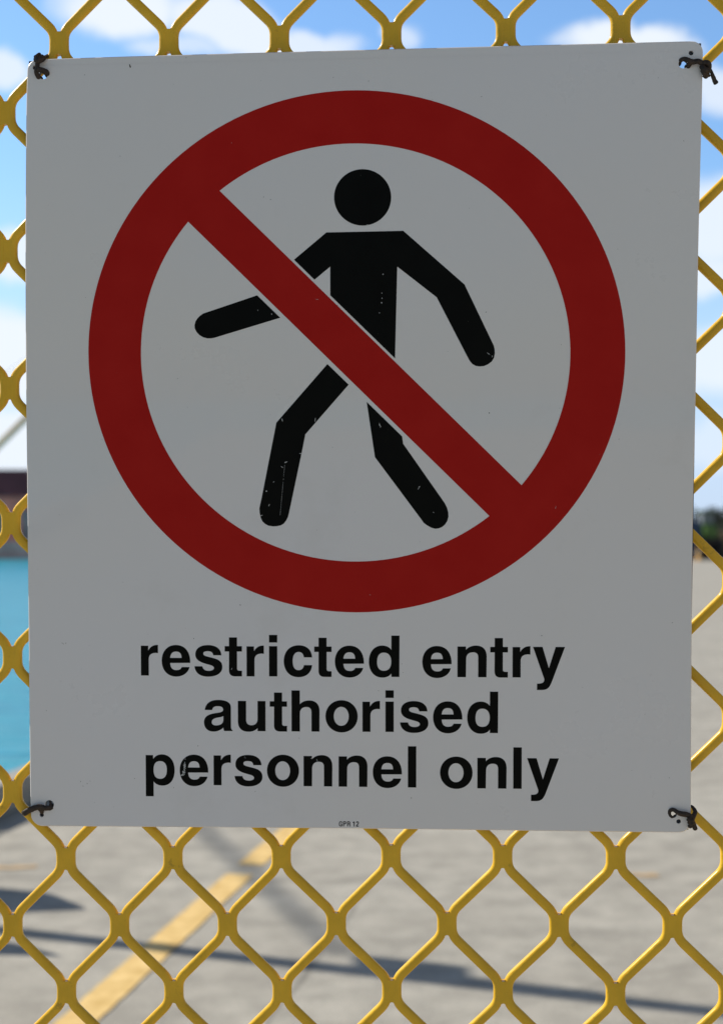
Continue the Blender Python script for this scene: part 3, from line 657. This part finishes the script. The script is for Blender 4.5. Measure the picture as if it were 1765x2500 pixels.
# crane with a tan lattice boom rising to the right
M_tan = noisy('tan_crane_paint', (.92, .63, .33), .05, 1, rough=.7)
DC = 150.0; mpp = DC / F
b0, b1 = at(-260, 1343, DC), at(560, 530, DC)
cr_ = empty('harbour_crane', (b0.x, DC, -3.5), 'tan crane whose long tubular boom slants up to the right behind the sign', 'crane')
lo = lambda v: v - Vector((b0.x, DC, -3.5))
bm = bmesh.new(); A, B = lo(b0), lo(b1); dv = (B - A); L_ = dv.length; dv.normalize(); up = Vector((-dv.z, 0, dv.x)); sd = Vector((0, 1, 0))
tube(bm, [A, A.lerp(B, .4)], .36, seg=16); tube(bm, [A.lerp(B, .39), A.lerp(B, .72)], .24, seg=16); tube(bm, [A.lerp(B, .71), B], .18, seg=16)
link('boom', bm, M_tan, cr_)
box_part('base', [((0, 0, 1.5), (7, 6, 2.4)), ((0, 0, 3.2), (4.5, 4, 1.2))], M_tan, cr_, .1)
box_part('cab', [((-.9, -1.4, 5.1), (1.6, 1.4, 2.2))], noisy('crane_cab', (.6, .55, .45), .1, 2), cr_, .08)
bm = bmesh.new(); tube(bm, [Vector((-1.5, 0, 3.4)), Vector((-2.2, 0, 12))], .28, seg=10); link('mast', bm, M_tan, cr_)
bm = bmesh.new(); tube(bm, [Vector((-2.2, 0, 12)), B], .04, seg=5); link('stay_cable', bm, M_steel, cr_)
bm = bmesh.new(); tube(bm, [B, B - Vector((0, 0, 9))], .04, seg=5); box(bm, B - Vector((0, 0, 9.3)), (.5, .4, .7)); link('hook', bm, M_steel, cr_)
bm = bmesh.new(); box(bm, (0, 0, 0), (9, 8, 1.6)); o = link('crane_barge', bm, M_quay, smooth=False); o.location = (b0.x, DC, WL + .6 - .1 + .1)
tag(o, 'low mauve barge under the tan crane on the water', 'barge'); o.location.z = WL + .4

# ---- things standing at the far right end of the wharf
DV = 80.0
def vat(px, Y=DV): return at(px, 1366, Y).x
M_blue = noisy('blue_steel', (.03, .07, .16), .2, 1.2, rough=.55)
c = empty('shipping_container', (vat(1642), DV + 1.5, 0), 'dark blue shipping container beside the right edge of the sign', 'container')
bm = bmesh.new(); box(bm, (0, 0, 1.08), (2.3, 5.8, 1.96))
for k in range(18):
    for s_ in (-1, 1): box(bm, (s_ * 1.17, -2.7 + k * .318, 1.08), (.05, .15, 1.8))
link('body', bm, M_blue, c, smooth=False)
for s_ in (-1, 1): box_part('door', [((s_ * .57, -2.93, 1.08), (1.08, .06, 1.82))] , M_blue, c, .01)
box_part('frame', [((x_, -2.92, 1.08), (.1, .1, 2.1)) for x_ in (-1.17, 1.17)] + [((0, -2.92, .06), (2.24, .1, .1)), ((0, -2.92, 2.1), (2.24, .1, .1))], M_blue, c)
# green loader
M_green = noisy('green_machine_paint', (.075, .16, .035), .15, 2, rough=.5); M_tyre = noisy('dark_tyre', (.02, .02, .02), .2, 5, rough=.8); M_cab = noisy('grey_cab', (.20, .22, .23), .1, 3, rough=.4)
g = empty('loader', (vat(1716), DV - .6, 0), 'small green loader with grey cab parked before dark bushes', 'loader'); g.scale = (1.4, 1.4, 1.4)
bm = bmesh.new(); box(bm, (0, 0, 1.12), (.62, 1.5, .55), taper=.9); box(bm, (-.05, -.85, 1.15), (.5, .5, .42), taper=.85)
bmesh.ops.bevel(bm, geom=list(bm.edges), offset=.04, segments=2, affect='EDGES'); link('body', bm, M_green, g, smooth=False)
bm = bmesh.new(); box(bm, (.08, .2, 1.62), (.5, .7, .5), taper=.88); bmesh.ops.bevel(bm, geom=list(bm.edges), offset=.03, segments=2, affect='EDGES'); link('cab', bm, M_cab, g, smooth=False)
box_part('roof', [((.08, .2, 1.9), (.58, .8, .06))], M_green, g, .02)
box_part('chassis', [((0, 0, .72), (.5, 1.9, .22))], M_tyre, g, .02)
for x_ in (-.38, .38):
    for y_ in (-.65, .7):
        bm = bmesh.new(); tube(bm, [Vector((x_ - .11, y_, .42)), Vector((x_ + .11, y_, .42))], .42, seg=20, up=Vector((0, 0, 1))); link('wheel', bm, M_tyre, g, smooth=False)
# cones
M_cone = noisy('orange_cone', (.95, .52, .08), .08, 5, rough=.5); M_refl = newmat('pale_band', (.75, .75, .72), .4)
def cone(loc, label, s=1.0, group=None):
    t_ = empty('traffic_cone', loc, label, 'traffic cone', group)
    bm = bmesh.new(); box(bm, (0, 0, .018 * s), (.36 * s, .36 * s, .036 * s)); bmesh.ops.bevel(bm, geom=list(bm.edges), offset=.008, segments=2, affect='EDGES'); link('base', bm, M_cone, t_, smooth=False)
    bm = bmesh.new(); lathe(bm, [(.13 * s, .037 * s), (.125 * s, .06 * s), (.03 * s, .70 * s), (.022 * s, .71 * s)]); link('body', bm, M_cone, t_)
    bm = bmesh.new(); lathe(bm, [(.094 * s, .30 * s), (.073 * s, .44 * s)]); link('band', bm, M_refl, t_)
    return t_
cone((vat(1704, 77), 77, 0), 'orange traffic cone just right of the sign edge in the distance')
# dirt heap
bm = bmesh.new(); bmesh.ops.create_icosphere(bm, subdivisions=4, radius=1)
for v in bm.verts:
    v.co = Vector((v.co.x * 2.6, v.co.y * 1.6, max(v.co.z, -.05) * 1.5)) * (1 + .28 * noise.noise(v.co * 1.7) + .12 * noise.noise(v.co * 5))
    v.co.z = max(v.co.z, -.05)
o = link('earth_heap', bm, noisy('dark_earth', (.05, .038, .018), .4, 4, rough=1, bump=.05, bscale=12), smooth=False); o.location = (vat(1775, 83), 83, 0)
tag(o, 'dark brown earth heap at the right edge, behind the green loader', 'earth heap')
o = None
# dark bushes and trees
M_leaf = noisy('dark_leaves', (.030, .040, .026), .4, 2, rough=.8); M_bark = noisy('bark', (.09, .065, .045), .3, 6, rough=.95)
def bush(px, Y, h, wd, label, name='bush'):
    t_ = empty(name, (at(px, 1366, Y).x, Y, 0), label, 'bush' if name == 'bush' else 'tree', 'dark trees and bushes behind the wharf')
    bm = bmesh.new(); tube(bm, catmull([(0, 0, -.05), (.06, .02, h * .3), (0, .05, h * .62)], 4), [.12 * h / 3 * (1 - .6 * i / 8) for i in range(9)], seg=8)
    for k_ in range(5):
        a = k_ * 1.26; tube(bm, catmull([(0, 0, h * .22), (math.cos(a) * wd * .2, math.sin(a) * wd * .2, h * .45), (math.cos(a) * wd * .34, math.sin(a) * wd * .34, h * .66)], 3), [.05, .045, .04, .035, .03, .025, .02], seg=6)
    link('trunk', bm, M_bark, t_)
    bm = bmesh.new(); cl = []
    for k_ in range(26):
        a, rr, zz = random.uniform(0, 6.28), math.sqrt(random.random()), random.uniform(.12, .93)
        e_ = math.sin(math.pi * min(1, zz * .85 + .12)) ** .6; cl.append((Vector((math.cos(a) * rr * wd * .45 * e_, math.sin(a) * rr * wd * .45 * e_, zz * h)), random.uniform(.16, .30) * wd))
    for c_, r_ in cl:
        for _ in range(75):
            d_ = Vector((random.gauss(0, 1), random.gauss(0, 1), random.gauss(0, .8))).normalized() * r_ * random.uniform(.45, 1.0)
            p = c_ + d_; p.z = max(p.z, .05); u = Vector((random.uniform(-1, 1), random.uniform(-1, 1), random.uniform(-1, 1))).normalized() * .13; v = u.cross(Vector((random.uniform(-1, 1), random.uniform(-1, 1), random.uniform(-1, 1)))).normalized() * .07
            bm.faces.new([bm.verts.new(p + x_) for x_ in (-u, v, u, -v)])
    link('crown', bm, M_leaf, t_, smooth=False)
random.seed(5)
for px, Y, h, wd, lab in [(1600, 92, 3.2, 4.2, 'dark bush behind the blue container, mostly hidden by the sign'), (1705, 90, 2.5, 3.6, 'lowest dark bush, just right of the sign edge'),
                     (1752, 94, 2.6, 4.2, 'taller dark bush at the right border behind the earth heap'), (1840, 93, 3.9, 4.5, 'dark round bush beyond the right border'),
                     (1500, 95, 3.3, 4.4, 'dark bush hidden behind the middle of the sign'), (1930, 96, 4.4, 5, 'tall dark bush farthest to the right')]:
    bush(px, Y, h, wd, lab)
bush(1727, 130, 3.6, 3.2, 'hazy taller tree showing pale above the dark bushes', 'tree')

# ------------------------------------------------------------------ unseen things made up so that their shadows cross the pavement
def up_sun(p, h):
    """point at height h whose shadow falls on ground point p"""
    return Vector((p[0], p[1], 0)) + (SUN_H * (h / math.tan(SUN_EL))) + Vector((0, 0, h))
g1, g2 = Vector(gxy(0, 2270)), Vector(gxy(1765, 2470)); gd = (g2 - g1).normalized()
pb = g1 - gd * 2.6
ph = ((g2 - pb).length + 1.4) * math.tan(SUN_EL)
pole = empty('shadow_pole', (pb.x, pb.y, 0), 'slim grey pole left of the picture, made up to cast the long thin shadow', 'pole')  # unseen pole, added only to cast the long line of shadow
bm = bmesh.new(); tube(bm, [Vector((0, 0, .01)), Vector((0, 0, ph))], [.056, .046], seg=14, up=Vector((0, 1, 0))); link('shaft', bm, M_steel, pole)
bm = bmesh.new(); lathe(bm, [(.12, .0), (.12, .02), (.05, .03), (.04, .12)]); link('base_plate', bm, M_steel, pole)
gm_ = Vector(gxy(985, 2405)); hm = (gm_ - pb).length * math.tan(SUN_EL)
bm = bmesh.new(); box(bm, (0, .10, hm), (.09, .16, .30)); box(bm, (0, .04, hm + .30), (.05, .06, .5)); bmesh.ops.bevel(bm, geom=list(bm.edges), offset=.01, segments=2, affect='EDGES'); link('shadow_fitting', bm, M_steel, pole, smooth=False)  # invented fitting that thickens the pole's shadow partway along
# made-up overhead cable, hung there for its soft diagonal shadow
c1, c2 = up_sun(gxy(480, 2010), 9.0), up_sun(gxy(790, 2290), 8.6)
cv = (c2 - c1).normalized(); bm = bmesh.new()
E1, E2 = c1 - cv * 6, c2 + cv * 1.5
bm = bmesh.new(); tube(bm, catmull([E1, c1, c2, c2 + cv * .2], 8), .026, seg=8)
o = link('shadow_cable', bm, M_tyre); tag(o, 'thick black cable overhead left of the picture, made up to throw a soft diagonal shadow', 'cable')
# two invented posts past the left border, shaped for their pointed shadows
for (tx, ty), r_, h_, nm, lab in [((205, 2219), .17, 1.0, 'shadow_post', 'fat grey post outside the left border, invented for its shadow, farther and thicker one'), ((150, 2334), .075, .8, 'shadow_post', 'thin grey post outside the left border, invented for its shadow, nearer and slimmer one')]:
    p = up_sun(gxy(tx, ty), h_); bl_ = empty(nm, (p.x, p.y, 0), lab, 'shadow_post', 'invented posts left of the picture')
    bm = bmesh.new(); lathe(bm, [(r_ * 1.25, 0), (r_ * 1.25, .03), (r_, .05), (r_, h_ * .72)]); link('shaft', bm, M_steel, bl_, smooth=False)
    bm = bmesh.new(); lathe(bm, [(r_ * 1.04, h_ * .722), (r_ * .90, h_ * .77), (r_ * .55, h_ * .87), (r_ * .28, h_ * .95), (r_ * .05, h_)]); link('head', bm, M_steel, bl_)
